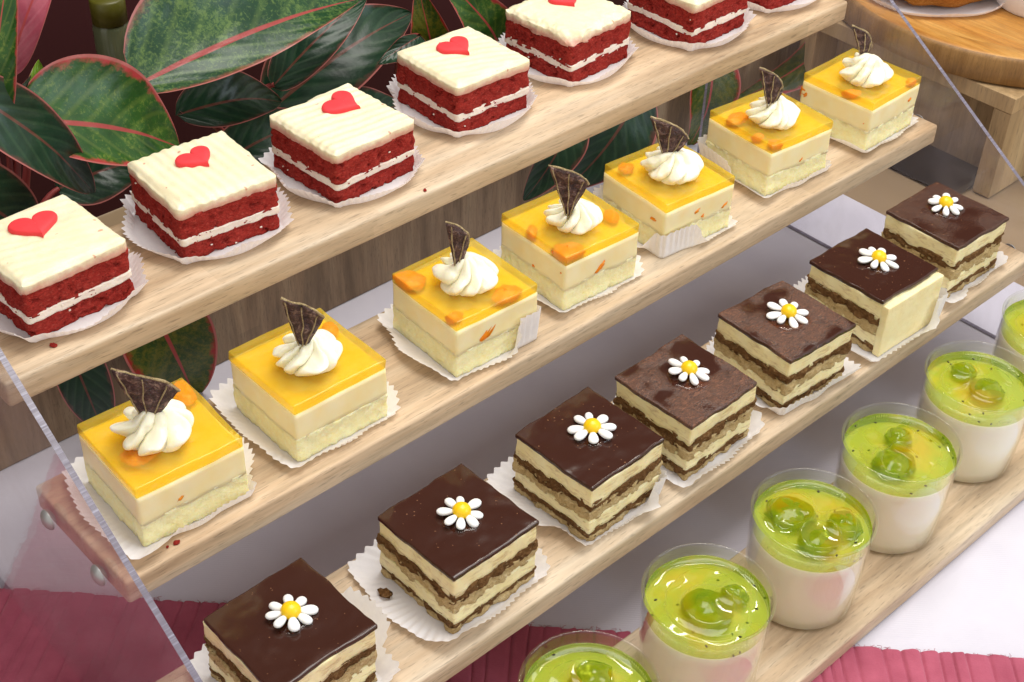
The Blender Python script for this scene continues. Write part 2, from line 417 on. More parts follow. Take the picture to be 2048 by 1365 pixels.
def m_leaf_fn(name, dark, mid, fleck, red, red_amt=1.0, fleck_lo=0.56):
    m = M(name)
    uvn = m.n('UVMap').outputs[0]
    s = m.n('SeparateXYZ', Vector=uvn); u, v = s.outputs[0], s.outputs[1]
    rn = m.n('ObjectInfo').outputs['Random']
    oc = m.n('VectorMath', i0=m.coord(), i1=m.n('CombineXYZ', X=m.math('MULTIPLY', rn, 41.0), Y=rn, Z=rn).outputs[0]).outputs[0]
    a = m.math('ABSOLUTE', u)
    n1 = m.noise(oc, 3.0, 4, 0.6); n2 = m.noise(oc, 22, 4, 0.75, 0.6); n3 = m.noise(oc, 6.0, 4, 0.7)
    vein = m.n('TexWave', {'wave_type': 'BANDS', 'bands_direction': 'X'}, Vector=m.n('CombineXYZ', X=m.math('SUBTRACT', m.math('MULTIPLY', v, 2.4), m.math('MULTIPLY', a, 0.75))).outputs[0], Scale=1.0, Distortion=0.5, Detail=1.0).outputs['Fac']
    col = m.ramp(n1, [(0.3, dark), (0.7, mid)])
    col = m.mix(m.math('MULTIPLY', m.ramp(vein, [(0.72, 0.0), (1.0, 1.0)]), 0.13), col, fleck)
    fl = m.ramp(m.math('ADD', m.math('MULTIPLY', n2, 0.7), m.math('MULTIPLY', n1, 0.35)), [(fleck_lo, 0.0), (fleck_lo + 0.1, 1.0)])
    col = m.mix(m.math('MULTIPLY', fl, 0.34), col, fleck)
    edge = m.math('ADD', a, m.math('MULTIPLY', m.math('SUBTRACT', n3, 0.5), 0.5))
    col = m.mix(m.math('MULTIPLY', m.ramp(edge, [(0.84, 0.0), (0.95, 1.0)]), red_amt), col, red)
    rim = m.ramp(a, [(0.945, 0.0), (0.965, 1.0)])
    col = m.mix(m.math('MULTIPLY', rim, 0.85), col, lin(186, 110, 104))
    rib = m.ramp(m.math('SUBTRACT', a, m.math('MULTIPLY', m.math('SUBTRACT', 1.0, v), 0.03)), [(0.018, 1.0), (0.034, 0.0)])
    col = m.mix(m.math('MULTIPLY', rib, 0.9 if red_amt > 0.55 else 0.3), col, lin(172, 66, 66))
    h = m.math('ADD', m.math('MULTIPLY', vein, 0.14), m.math('MULTIPLY', n1, 0.5))
    d = m.bsdf(Base_Color=col, Roughness=0.30, Specular_IOR_Level=0.45, Normal=m.bump(h, 0.4, 0.003))
    t = m.n('BsdfTranslucent', Color=col).outputs[0]
    return m.end(m.n('MixShader', i0=0.15, i1=d, i2=t).outputs[0])
G1 = m_leaf_fn("variegated_leaf", lin(24, 62, 20), lin(52, 98, 34), lin(150, 164, 70), lin(176, 60, 60))
G2 = m_leaf_fn("dark_leaf", lin(14, 42, 26), lin(32, 66, 44), lin(92, 122, 84), lin(110, 52, 50), 0.5, 0.64)
G3 = m_leaf_fn("pink_leaf_underside", lin(160, 70, 88), lin(190, 100, 116), lin(206, 124, 136), lin(176, 76, 92), 0.8, 0.62)
G4 = m_leaf_fn("lime_leaf", lin(84, 130, 20), lin(120, 160, 34), lin(150, 184, 60), lin(120, 150, 40), 0.2, 0.7)
G5 = m_leaf_fn("flecked_leaf", lin(20, 58, 34), lin(38, 80, 44), lin(140, 168, 84), lin(150, 70, 60), 0.6, 0.52)
G6 = m_leaf_fn("red_edged_leaf", lin(30, 58, 16), lin(60, 84, 24), lin(140, 124, 36), lin(158, 34, 32), 1.0, 0.50)
m_stem = simple("reddish_leaf_stalk", lin(150, 64, 62), 0.45)

# ---------------------------------------------------------------- setting: table, wall
def sheet(name, poly, z, mat, **kw):
    V = np.array([[x, y, z] for x, y in poly], float)
    return mesh(name, V, [[0, 1, 2, 3]], mat, smooth=False, **kw)
tag(sheet("table", [(-40, -40), (45, -40), (45, 40), (-40, 40)], -0.03, m_table), kind="structure")
tag(sheet("backdrop", [(-30, 9.2), (40, 9.2), (40, 9.2), (-30, 9.2)], 0, m_red), kind="structure")
bd = bpy.data.objects["backdrop"].data
for i, (x, y, z) in enumerate([(-30, 9.2, -0.02), (40, 9.2, -0.02), (40, 9.2, 22), (-30, 9.2, 22)]): bd.vertices[i].co = Vector((x, y, z)) * U

# white cloth: gently uneven sheet with a turned edge at its right end
nx, ny = 120, 110
X, Y = np.meshgrid(np.linspace(-22, 6.87, nx), np.linspace(-16, 5.46, ny))
P = np.stack([X.ravel(), Y.ravel(), np.zeros(X.size)], 1)
P[:, 2] = -0.004 + 0.010 * pn(P * 0.7, 2) * sstep(0.3, 2.0, np.abs(P[:, 1] - 0.2) * 0 + np.clip(P[:, 0] - 5.8, 0, 3) * 3 + np.clip(-3.2 - P[:, 1], 0, 3))
tag(mesh("tablecloth", P, grid_quads(ny, nx), m_cloth), "white finely ribbed cloth covering the table under the stand", "tablecloth")

# pink runner: crinkled cloth laid across the table, frayed back edge
A0 = np.array([-9.0, 7.27]); D = np.array([0.6907, -0.7231]); Nn = np.array([-0.7231, -0.6907])
ns, nt = 2600, 30
S, Tt = np.meshgrid(np.linspace(0, 22, ns), np.linspace(0, 1, nt) ** 1.3 * 9.0)
S = S.ravel(); Tt = Tt.ravel()
edge = 0.05 * pn(np.stack([S * 0.8, S * 0, S * 0], 1), 4) + 0.018 * pn(np.stack([S * 9, S * 0, S * 0 + 3], 1), 6)
xy = A0 + D * S[:, None] + Nn * (Tt + edge)[:, None]
fan = S + 0.05 * pn(np.stack([S * 0.6, S * 0, S * 0 + 5], 1), 14) * 3 + 0.16 * Tt * np.clip((7.5 - S) / 4, -0.2, 1) + 0.05 * pn(np.stack([S * 1.5, Tt * 0.9, S * 0], 1), 8)
ph = fan / 0.165 + 0.9 * pn(np.stack([fan * 2.3, S * 0, S * 0], 1), 9)
rib = np.abs((ph % 1.0) - 0.5) * 2
zz = 0.012 + 0.046 * (1 - rib ** 6) * (0.55 + 0.45 * pn(np.stack([np.floor(ph) * 0.7, Tt * 0.8, S * 0], 1), 12)) + 0.008 * pn(np.stack([S, Tt, S * 0], 1) * 1.3, 13)
P = np.stack([xy[:, 0], xy[:, 1], np.maximum(zz, 0.009)], 1)
runner = empty("table_runner", (0, 0, 0))
tag(runner, "dusty pink crinkled cloth with a frayed edge across the table", "table runner")
mesh("cloth", P, grid_quads(nt, ns, flip=True), m_runner, runner)
fr = []
for i in range(420):
    s0 = rnd.uniform(2.0, 17.5); p = A0 + D * s0 + Nn * 0.03
    a = rnd.uniform(-0.9, 0.9); L = rnd.uniform(0.03, 0.09)
    d = -Nn * math.cos(a) + D * math.sin(a); d2 = -Nn * math.cos(a + rnd.uniform(-1.4, 1.4)) + D * math.sin(a + rnd.uniform(-1, 1))
    pts = [(p[0], p[1], 0.02), (p[0] + d[0] * L * 0.5, p[1] + d[1] * L * 0.5, 0.03 + rnd.uniform(0, 0.02)), (p[0] + d[0] * L * 0.5 + d2[0] * L * 0.5, p[1] + d[1] * L * 0.5 + d2[1] * L * 0.5, 0.015)]
    fr.append(tube(pts, 0.0026, 3))
V, F = join(fr)
tag(mesh("fringe", V, F, m_runner, runner), kind="stuff")

# wooden partition behind the stand (planter front)
part = empty("wooden_partition", (0, 5.4, 0))
tag(part, "grey brown wood-grain board standing behind the stand, below the plants", "partition")
V, F = gridbox(26.0, 0.2, 2.25, 2, 1, 1, 0.02)
mesh("board", V, F, m_partition, part, loc=(-0.6, 0.1, 0.0), smooth=False)

# ---------------------------------------------------------------- display stand
ZS = [0.225, 1.359, 2.451, 3.494]         # shelf tops
YF = [-2.336, -0.669, 0.928, 2.499]       # shelf fronts
DEPTH = 1.47; XL, XR = -5.62, 5.57
stand = empty("display_stand", (0, 0, 0))
tag(stand, "four-step wooden dessert stand with clear acrylic sides", "display stand")
shelf_names = ["lowest shelf carrying the cups", "second shelf carrying the chocolate cakes", "third shelf carrying the mango cakes", "top shelf carrying the red velvet cakes"]
for k in range(4):
    th = 0.222 if k == 0 else 0.255
    V, F = gridbox(XR - XL, DEPTH, th, 60, 8, 3, 0.035)
    V[:, 2] += ZS[k] - th; V[:, 1] += YF[k] + DEPTH / 2; V[:, 0] += (XL + XR) / 2
    V += (0.004 * fbm(V, 0.9, 2, 20 + k))[:, None] * np.array([0, 1, 0.0])
    o = mesh("shelf", V, F, m_shelf, stand)
    if k == 3:
        pass
    # cleat under the right end of the shelf
    if k > 0:
        V, F = gridbox(0.16, 0.5, 0.16, 1, 1, 1, 0.015)
        mesh("cleat", V, F, m_shelf, stand, loc=(5.44, YF[k] + 0.75, ZS[k] - th - 0.163))
def panel(x0, x1):
    # side view outline, then extruded in x
    pts = [(-3.50, 0.012), (4.55, 0.012), (4.55, 4.35), (2.91, 4.35)]
    n = 40
    out = []
    for i in range(4):
        a, b = np.array(pts[i]), np.array(pts[(i + 1) % 4])
        for t in np.linspace(0, 1, n, endpoint=False): out.append(a + (b - a) * t)
    out = np.array(out); m = len(out)
    V = np.concatenate([np.c_[np.full(m, x0), out], np.c_[np.full(m, x1), out]])
    F = [[i, (i + 1) % m, m + (i + 1) % m, m + i] for i in range(m)]
    side = [[0, n, 2 * n, 3 * n], [m + 3 * n, m + 2 * n, m + n, m]]
    me_i = [1] * m + [0, 0]
    # caps need every boundary vertex: use fan triangles around a centre
    c0, c1 = len(V), len(V) + 1
    V = np.concatenate([V, [[x0, out[:, 0].mean(), out[:, 1].mean()], [x1, out[:, 0].mean(), out[:, 1].mean()]]])
    T = [[c0, (i + 1) % m, i] for i in range(m)] + [[c1, m + i, m + (i + 1) % m] for i in range(m)]
    return V, F, T, [1] * m + [0] * (2 * m)
for x0, x1 in ((XL - 0.060, XL - 0.008), (XR + 0.008, XR + 0.062)):
    V, F, T, mi = panel(x0, x1)
    p = mesh("side_panel", V, F, [m_acrylic, m_edge], stand, smooth=False, tris=T, mi=mi)
    sgn = -1 if x0 < 0 else 1
    xo = x0 if sgn < 0 else x1
    hv, hf = lathe([(0.0, 0.055), (0.03, 0.053), (0.06, 0.043), (0.085, 0.026), (0.095, 0.008), (0.095, 0.0)], 24)
    sv, sf = [], []
    for a in (0, math.pi / 2):
        bv, bf = gridbox(0.085, 0.018, 0.006, 1, 1, 1)
        c, s = math.cos(a), math.sin(a)
        bv = np.c_[bv[:, 0] * c - bv[:, 1] * s, bv[:, 0] * s + bv[:, 1] * c, bv[:, 2] + 0.0515 + (0.0006 if a else 0)]
        sv.append((bv, bf))
    sv, sf = join(sv)
    me_h = me_s = None
    for k in range(4):
        for dy in (0.33, 1.15):
            loc = (xo, YF[k] + dy, ZS[k] - 0.125)
            rot = (rnd.uniform(0, 3), sgn * math.pi / 2, 0)
            rot = Matrix.Rotation(sgn * math.pi / 2, 3, 'Y') @ Matrix.Rotation(rnd.uniform(0, 3), 3, 'Z')
            if me_h is None:
                h = mesh("screw", hv, hf, m_steel, p, loc=loc); me_h = h.data
            else:
                h = put("screw", me_h, p, loc)
            h.rotation_euler = rot.to_euler()

# ---------------------------------------------------------------- cake helpers
HS = 0.5
def layer(name, z0, z1, side, mat, parent, seed, rough=0.012, f=9.0, n=60, nz=8, rad=0.02, wav0=0.0, wav1=0.0, pore=0.0, tilt=0.0, wfreq=3.0, top_fn=None, skirt=0.0):
    """one slab of a cut cake, walls and both interfaces uneven."""
    V, F = gridbox(side, side, 1.0, n, n, nz, 0.0)
    h = side / 2
    # round the vertical corners a little
    r = rad; q = np.clip(V[:, :2], -(h - r), h - r); d = V[:, :2] - q
    l = np.linalg.norm(d, axis=1); k = (np.abs(V[:, :2]) > h - r).all(1) & (l > 1e-9)
    V[k, :2] = q[k] + d[k] / l[k][:, None] * np.minimum(l[k], r)[:, None]
    t = V[:, 2].copy()
    base = np.c_[V[:, :2], np.zeros(len(V))]
    b0 = z0 + wav0 * fbm(base, wfreq, 3, seed); b1 = z1 + wav1 * fbm(base, wfreq, 3, seed + 50)
    if top_fn is not None: b1 = b1 + top_fn(V[:, 0], V[:, 1])
    V[:, 2] = b0 + (b1 - b0) * t
    on = (np.abs(V[:, :2]).max(1) > h - 0.02)
    ang = V[:, :2] / np.maximum(np.linalg.norm(V[:, :2], axis=1), 1e-6)[:, None]
    nrm = np.where(np.abs(V[:, :2]) > h - 0.02, np.sign(V[:, :2]), 0); nl = np.maximum(np.linalg.norm(nrm, axis=1), 1)
    nrm = nrm / nl[:, None]
    disp = rough * fbm(V, f, 4, seed + 7)
    if pore > 0:
        c = fbm(V * [1, 1, 1.5], 13, 2, seed + 90)
        disp -= pore * sstep(0.35, 0.8, c)
    if skirt: disp += skirt * (1 - t)
    V[on, :2] += nrm[on] * disp[on][:, None]
    return mesh(name, V, F, mat, parent), V

def liner(name, loc, rz, seed, spread, height, label, group, half=0.5, lobes=(), pleats=64, base=0.6, pamp=1.0):
    n, rows = 512, 13
    th = np.linspace(0, 2 * math.pi, n, endpoint=False)
    c, s = np.cos(th), np.sin(th)
    sq = np.minimum((half + 0.02) / np.maximum(np.abs(c), np.abs(s)), half * 1.414 + 0.005)
    circ = np.stack([c, s, 0 * c], 1)
    rb = np.maximum(sq, base + 0.03 * pn(circ * 1.3, seed))
    # soften the outline
    k = np.ones(17) / 17; rb = np.maximum(sq, np.convolve(np.r_[rb[-8:], rb, rb[:8]], k, 'valid'))
    sp = spread * (1 + 0.45 * pn(circ * 1.6, seed + 3)); hg = height * (1 + 0.55 * pn(circ * 1.9, seed + 5))
    for (a, w, hh, ss) in lobes:
        d = np.abs((th - math.radians(a) + math.pi) % (2 * math.pi) - math.pi) / math.radians(w)
        m = 1 - sstep(0.55, 1.0, d)
        hg = hg * (1 - m) + hh * m; sp = sp * (1 - m) + ss * m
    V = []
    amp = pamp * (0.021 + 0.010 * pn(circ * 2.2, seed + 9))
    ph = pleats * th + 1.6 * pn(circ * 1.7, seed + 12)
    for rr in (0.0, 0.3, 0.7, 0.93): V.append(np.stack([rb * rr * c, rb * rr * s, np.full(n, 0.006)], 1))
    for j in range(rows - 4):
        t = j / (rows - 5)
        wv = amp * t ** 0.7 * (2 / math.pi * np.arcsin(0.97 * np.cos(ph))) * (1.0 if sp.mean() < 0.15 else 0.8)
        rad = rb + sp * t + wv * 0.75
        z = 0.006 + hg * (t ** 1.15) + wv * 0.55 * np.clip(sp / 0.15, 0.3, 1.3) + 0.016 * t * pn(np.stack([c * 3, s * 3, 0 * c + t], 1), seed + 15)
        V.append(np.stack([rad * c, rad * s, np.maximum(z, 0.004 + 0.002 * t)], 1))
    V = np.concatenate(V)
    o = mesh(name, V, grid_quads(rows, n, True), m_paper, None, loc=loc, rot=(0, 0, rz))
    return tag(o, label, "paper liner", group)

ORD = ["first", "second", "third", "fourth", "fifth", "sixth", "seventh"]

# ---------------------------------------------------------------- red velvet cakes
def heart_mesh(w=0.355, th=0.06):
    t = np.linspace(0, 2 * math.pi, 72, endpoint=False)
    x = 16 * np.sin(t) ** 3; y = 13 * np.cos(t) - 5 * np.cos(2 * t) - 2 * np.cos(3 * t) - np.cos(4 * t)
    o = np.stack([x, y + 2.5], 1) / 32 * w
    o = o * (1 + 0.10 * (1 - np.abs(t - math.pi) / math.pi)[:, None] * 0) ; o[:, 1] *= 0.94
    rings = [(0.97, 0.0), (1.0, th * 0.35), (0.99, th * 0.62), (0.95, th * 0.84), (0.86, th * 0.97), (0.6, th * 1.06), (0.3, th * 1.09), (0.01, th * 1.1)]
    V = np.concatenate([np.c_[o * s, np.full(len(o), z)] for s, z in rings])
    return V, grid_quads(len(rings), len(o), True)
HV, HF = heart_mesh()
velvet = [(-4.702, 3.357, 2.4), (-3.083, 3.442, -4.4), (-1.535, 3.359, 2.5), (0.223, 3.591, -0.9), (1.836, 3.659, 3.9), (3.52, 3.36, 1.5), (5.02, 3.40, -2.0)]
hearts = [(0.014, 0.125, -10, 1.08), (0.027, 0.099, 14, 1.0), (0.14, 0.134, 24, 1.04), (0.014, 0.107, 4, 1.04), (0.102, 0.126, -12, 1.0), (0.0, 0.1, 0, 1.0), (0.02, 0.08, 5, 1.0)]
v_lab = ["red velvet cake square cut off by the left photo edge, smooth frosting", "second red velvet cake from the left, ragged cream filling at the front",
         "third red velvet cake from the left, with clearly combed ridges in its frosting", "fourth red velvet cake from the left, sharp-edged with a red heart on top",
         "fifth red velvet cake from the left, its frosting edge torn at the front corner", "sixth red velvet cake from the left, its top above the photo",
         "rightmost red velvet cake, of which only the lower right part shows"]
for i, (x, y, a) in enumerate(velvet):
    rz = math.radians(a); z = ZS[3]
    liner("paper_liner", (x, y, z + 0.004), rz, 100 + i * 7, 0.105, 0.125, "white fluted paper liner under the %s red velvet cake from the left" % ORD[i],
          "fluted liners under the red velvet cakes", base=0.655, pamp=1.5)
    c = empty("red_velvet_cake", (x, y, z + 0.012), rz)
    tag(c, v_lab[i], "cake", "red velvet cakes on the top shelf")
    sd = 300 + i * 23
    rag = [0.03, 0.05, 0.03, 0.025, 0.025, 0.05, 0.03][i]
    layer("bottom_sponge", 0.0, 0.190, 0.985, m_velvet, c, sd, 0.022, 8, 64, 10, 0.03, 0, 0.014, 0.045)
    layer("cream_filling", 0.176, 0.248, 1.008, m_filling, c, sd + 1, 0.012, 5, 64, 5, 0.04, 0.016, 0.012, 0.0, wfreq=5)
    layer("top_sponge", 0.228, 0.468, 1.00, m_velvet, c, sd + 2, 0.018, 8, 64, 11, 0.03, 0.013, 0.006, 0.040)
    comb = [0.004, 0.009, 0.015, 0.005, 0.005, 0.006, 0.004][i]; ang = math.radians([75, 4, 84, 70, 10, 20, 10][i])
    torn = i == 4
    def ftop(X, Y, comb=comb, ang=ang, torn=torn, sd=sd):
        t = X * math.cos(ang) + Y * math.sin(ang)
        P = np.stack([X, Y, 0 * X], 1)
        h = comb * np.cos(2 * math.pi * 9.5 * t + 1.5 * pn(P * 1.2, sd)) * (0.6 + 0.4 * pn(P * 2, sd + 4)) + 0.010 * fbm(P, 3, 3, sd + 8)
        e = np.maximum(np.abs(X), np.abs(Y))
        h = h - 0.030 * sstep(0.455, 0.512, e) - 0.012 * sstep(0.40, 0.5, e)
        if torn:
            d = np.hypot(X + 0.5, Y + 0.5); h = h - 0.07 * (1 - sstep(0.05, 0.22, d)) + 0.02 * fbm(P, 9, 3, sd) * sstep(0.3, 0.5, e)
        return h
    layer("frosting", 0.464, 0.592, 1.01, m_frost, c, sd + 3, 0.012 if not torn else 0.022, 5, 84, 8, 0.05, 0.014 if not torn else 0.03, 0.0, 0.0, top_fn=ftop, wfreq=5)
    hx, hy, hr, hs = hearts[i]
    mesh("sugar_heart", HV, HF, m_heart, c, loc=(hx, hy, 0.582), rot=(0.02, -0.02, math.radians(hr)), scale=(hs * 1.1 * rnd.uniform(0.95, 1.06), hs * 1.1 * rnd.uniform(0.93, 1.05), 1))
    # loose crumbs stuck to the filling
    cr = []
    for q in range(26):
        face = rnd.choice([0, 1]); u = rnd.uniform(-0.48, 0.48); zc = rnd.choice([rnd.uniform(0.02, 0.45), rnd.uniform(0.18, 0.27)])
        V, F = ellipsoid(rnd.uniform(0.006, 0.015), rnd.uniform(0.006, 0.013), rnd.uniform(0.005, 0.011), 7, 5, 0.3, q)
        p = np.array([u, -0.5, zc]) if face == 0 else np.array([-0.5, u, zc])
        cr.append((V + p, F))
    V, F = join(cr[:18]); tag(mesh("crumbs", V, F, m_velvet, c), kind="stuff")
    V, F = join(cr[18:]); tag(mesh("crumbs", V, F, m_filling, c), kind="stuff")

# ---------------------------------------------------------------- mango cakes
mango = [(-4.787, 1.619, -2.5), (-3.292, 1.628, -0.7), (-1.491, 1.596, -2.3), (-0.010, 1.677, -3.1), (1.441, 1.658, -5.0), (3.190, 1.705, -4.8), (4.794, 1.627, 1.6)]
ros = [(-0.041, -0.02, 0.335), (-0.03, -0.06, 0.31), (-0.03, -0.04, 0.32), (-0.02, -0.05, 0.29), (-0.02, -0.04, 0.33), (-0.06, -0.07, 0.31), (-0.05, -0.05, 0.33)]
# dried lime wedge: left tip and right tip (sideways, up) from the apex, plus turn of its plane
lime = [((-0.24, 0.62), (0.30, 0.40), 0), ((-0.15, 0.63), (0.22, 0.42), 0), ((-0.10, 0.62), (0.14, 0.34), 10), ((-0.22, 0.64), (0.20, 0.42), 0), ((-0.21, 0.57), (0.24, 0.30), 0), ((-0.17, 0.57), (0.15, 0.26), 0), ((-0.20, 0.50), (0.09, 0.20), 0)]
chunks_j = {0: [(-0.231, -0.09, 0.15, 0.12), (0.43, 0.36, 0.16, 0.1)], 1: [(0.40, 0.22, 0.09, 0.07)], 2: [(-0.40, 0.36, 0.16, 0.13), (0.19, -0.39, 0.15, 0.11), (-0.42, -0.36, 0.05, 0.09)],
            3: [(-0.37, -0.38, 0.17, 0.14), (0.40, -0.17, 0.10, 0.07), (-0.42, 0.1, 0.05, 0.1)], 4: [(-0.3, 0.35, 0.08, 0.08)], 5: [(-0.37, -0.42, 0.08, 0.07), (-0.304, 0.227, 0.14, 0.09), (-0.42, -0.2, 0.04, 0.07)],
            6: [(0.36, -0.44, 0.06, 0.05), (-0.42, -0.13, 0.05, 0.12)]}
chunks_f = {0: [(-0.126, 0.33, 0.03, 0.018)], 2: [(-0.126, 0.35, 0.10, 0.055)], 3: [(-0.014, 0.335, 0.08, 0.04)], 4: [(0.06, 0.31, 0.025, 0.022), (-0.03, 0.40, 0.04, 0.018), (0.38, 0.33, 0.045, 0.02)], 5: [(0.017, 0.30, 0.035, 0.017)], 6: [(0.323, 0.40, 0.03, 0.02)]}
chunks_l = {3: [(-0.03, 0.29, 0.035, 0.025), (-0.43, 0.43, 0.015, 0.012)], 4: [(-0.31, 0.38, 0.07, 0.025)], 6: [(0.44, 0.39, 0.08, 0.09), (-0.41, 0.35, 0.03, 0.015)]}
mg_lab = ["mango mousse cake nearest the acrylic edge, orange mango in its jelly", "second mango cake from the left, plain yellow jelly top", "third mango cake from the left, paper folded up against its front",
          "fourth mango cake from the left, large mango piece at its front corner", "fifth mango cake from the left, tall dried lime wedge in its cream", "sixth mango cake from the left, one orange piece at the front corner",
          "rightmost mango cake, at the right end of its shelf"]
m_lobes = [[(-75, 62, 0.10, 0.045), (190, 60, 0.10, 0.22)], [(-85, 60, 0.06, 0.06), (10, 30, 0.16, 0.17)], [(-105, 40, 0.05, 0.07), (-44, 36, 0.36, 0.02), (-12, 22, 0.24, 0.15)], [(-85, 60, 0.05, 0.05), (-5, 28, 0.2, 0.08)], [(-120, 36, 0.30, 0.02), (-60, 40, 0.06, 0.07), (150, 50, 0.30, 0.08)], [(-75, 62, 0.10, 0.045), (150, 45, 0.25, 0.08)], [(-80, 60, 0.07, 0.06), (4, 35, 0.30, 0.13)]]
CAMR = Vector((0.7348, -0.6777, 0)).normalized()      # sideways direction of the wedges, across the row
for i, (x, y, a) in enumerate(mango):
    rz = math.radians(a); z = ZS[2]
    liner("paper_liner", (x, y, z + 0.004), rz, 500 + i * 7, 0.16, 0.11, "white paper liner spread under the %s mango cake from the left" % ORD[i], "paper liners under the mango cakes", 0.495, m_lobes[i], 60, 0.54, 1.25)
    c = empty("mango_mousse_cake", (x, y, z + 0.012), rz)
    tag(c, mg_lab[i], "cake", "mango mousse cakes on the third shelf")
    sd = 700 + i * 31
    layer("sponge_base", 0.0, 0.262, 0.984, m_vanilla, c, sd, 0.012, 11, 64, 12, 0.02, 0, 0.016, 0.014)
    layer("mousse", 0.245, 0.538, 0.985, m_mousse, c, sd + 1, 0.008, 3, 40, 6, 0.02, 0.022, 0.0, 0.0, wfreq=4)
    V, F = gridbox(0.988, 0.988, 0.106, 18, 18, 3, 0.014)
    V[:, 2] += 0.540
    dd = 0.012 * fbm(V, 2.2, 2, sd + 3); V[:, 0] += dd * np.sign(V[:, 0]) * (np.abs(V[:, 0]) > 0.45); V[:, 1] += dd * np.sign(V[:, 1]) * (np.abs(V[:, 1]) > 0.45)
    mesh("jelly", V, F, m_jelly, c)
    for q, (px, py, r1, r2) in enumerate(chunks_j.get(i, [])):
        V, F = ellipsoid(r1 * 1.08, r2 * 1.08, 0.048, 24, 14, 0.22, sd + q, 2.0)
        ca, sa = math.cos(q * 1.3 + i), math.sin(q * 1.3 + i)
        V = np.c_[V[:, 0] * ca - V[:, 1] * sa, V[:, 0] * sa + V[:, 1] * ca, V[:, 2]] + [px, py, 0.594]
        V[:, :2] = np.clip(V[:, :2], -0.486, 0.486)
        mesh("mango_piece", V, F, m_mango, c)
    for q, (px, pz, r1, r2) in enumerate(chunks_f.get(i, [])):
        V, F = ellipsoid(r1 * 1.25, 0.042, r2 * 1.25, 18, 10, 0.35, sd + 5 + q, 2.5)
        V[:, 2] += 0.45 * V[:, 0]
        mesh("mango_piece", V + [px, -0.462, pz], F, m_mango, c)
    for q, (py, pz, r1, r2) in enumerate(chunks_l.get(i, [])):
        V, F = ellipsoid(0.04, r1, r2, 18, 10, 0.35, sd + 9 + q, 2.5)
        mesh("mango_piece", V + [-0.462, py, pz], F, m_mango, c)
    # piped rosette
    cx, cy, rr = ros[i]
    nth, nr = 180, 46
    th = np.linspace(0, 2 * math.pi, nth, endpoint=False)
    V = []
    nl = 8 + (i % 2)
    for s in np.linspace(0, 1, nr):
        prof = (math.sqrt(max(0.0, 1 - s ** 2.3))) * (0.80 + 0.24 * math.sin(math.pi * min(1, s * 1.5)) ) * (1 - 0.18 * s)
        phs = th - 1.05 * s + 0.55 * pn(np.stack([np.cos(th), np.sin(th), 0 * th + i], 1), i)
        lob = np.abs(np.cos(nl / 2 * phs)) ** 0.75
        A = 0.36 * math.sin(math.pi * (0.10 + 0.78 * s)) + 0.05
        r = 0.96 * rr * prof * (1 - A + A * 1.25 * lob)
        zz = 0.30 * (rr / 0.32) * s ** 0.9 + 0.02 * lob * (1 - s) * 1.0 - 0.02
        V.append(np.stack([r * np.cos(th), r * np.sin(th), zz], 1))
    V = np.concatenate(V)
    V += 0.024 * np.stack([fbm(V, 3.6, 3, sd + 21), fbm(V, 5, 2, sd + 22), fbm(V, 5, 2, sd + 23)], 1)
    V = V + [cx, cy, 0.648]
    mesh("cream_rosette", V, grid_quads(nr, nth, True), m_cream, c)
    # dried lime wedge standing in the cream
    (lx, lz), (rx, rz2), yaw = lime[i]
    ns_, nt_ = 28, 22
    Sg, Tg = np.meshgrid(np.linspace(0, 1, ns_), np.linspace(0.0, 1, nt_))
    Sg, Tg = Sg.ravel(), Tg.ravel()
    bul = 0.06
    ex = (1 - Sg) * lx + Sg * rx + 0.06 * np.sin(math.pi * Sg); ez = (1 - Sg) * lz + Sg * rz2 + bul * np.sin(math.pi * Sg)
    wx, wz = ex * Tg, ez * Tg
    curl = 0.10 * (Sg - 0.5) ** 2 * Tg * 2 + 0.02 * fbm(np.stack([wx, wz, 0 * wx], 1), 5, 2, sd + 30)
    Wd = np.stack([wx, curl, wz], 1)
    front = Wd + [0, -0.020, 0]; back = Wd + [0, 0.020, 0]
    front[:, 1] += 0.016 * fbm(front, 12, 3, sd + 33)
    nv = len(Wd)
    Fq = np.concatenate([grid_quads(nt_, ns_), grid_quads(nt_, ns_, flip=True) + nv])
    def strip(idx): return [[idx[k], idx[k + 1], idx[k + 1] + nv, idx[k] + nv] for k in range(len(idx) - 1)]
    g = np.arange(nv).reshape(nt_, ns_)
    Fq = np.concatenate([Fq, strip(list(g[-1, :])), strip(list(g[:, 0])), strip(list(g[:, -1]))])
    apex = [(-0.10, -0.03), (-0.12, -0.10), (-0.13, -0.03), (-0.16, -0.12), (-0.10, -0.02), (-0.15, -0.06), (0.02, 0.06)][i]
    ws = mesh("dried_lime_wedge", np.concatenate([front, back]), Fq, m_flesh, c, loc=(apex[0], apex[1], 0.765), scale=(0.94, 1.0, 0.90), rot=(0.0, 0.0, math.atan2(CAMR.y, CAMR.x) - rz + math.radians(yaw)))
    arc = Wd.reshape(nt_, ns_, 3)[-1]
    rv, rf = tube(arc + np.stack([0.012 * fbm(arc, 7, 2, sd + 40), 0 * arc[:, 0], 0.012 * fbm(arc, 7, 2, sd + 41)], 1), 0.012 + 0.005 * fbm(arc, 9, 2, sd + 42), 8)
    mesh("rind", rv, rf, m_rind, ws)
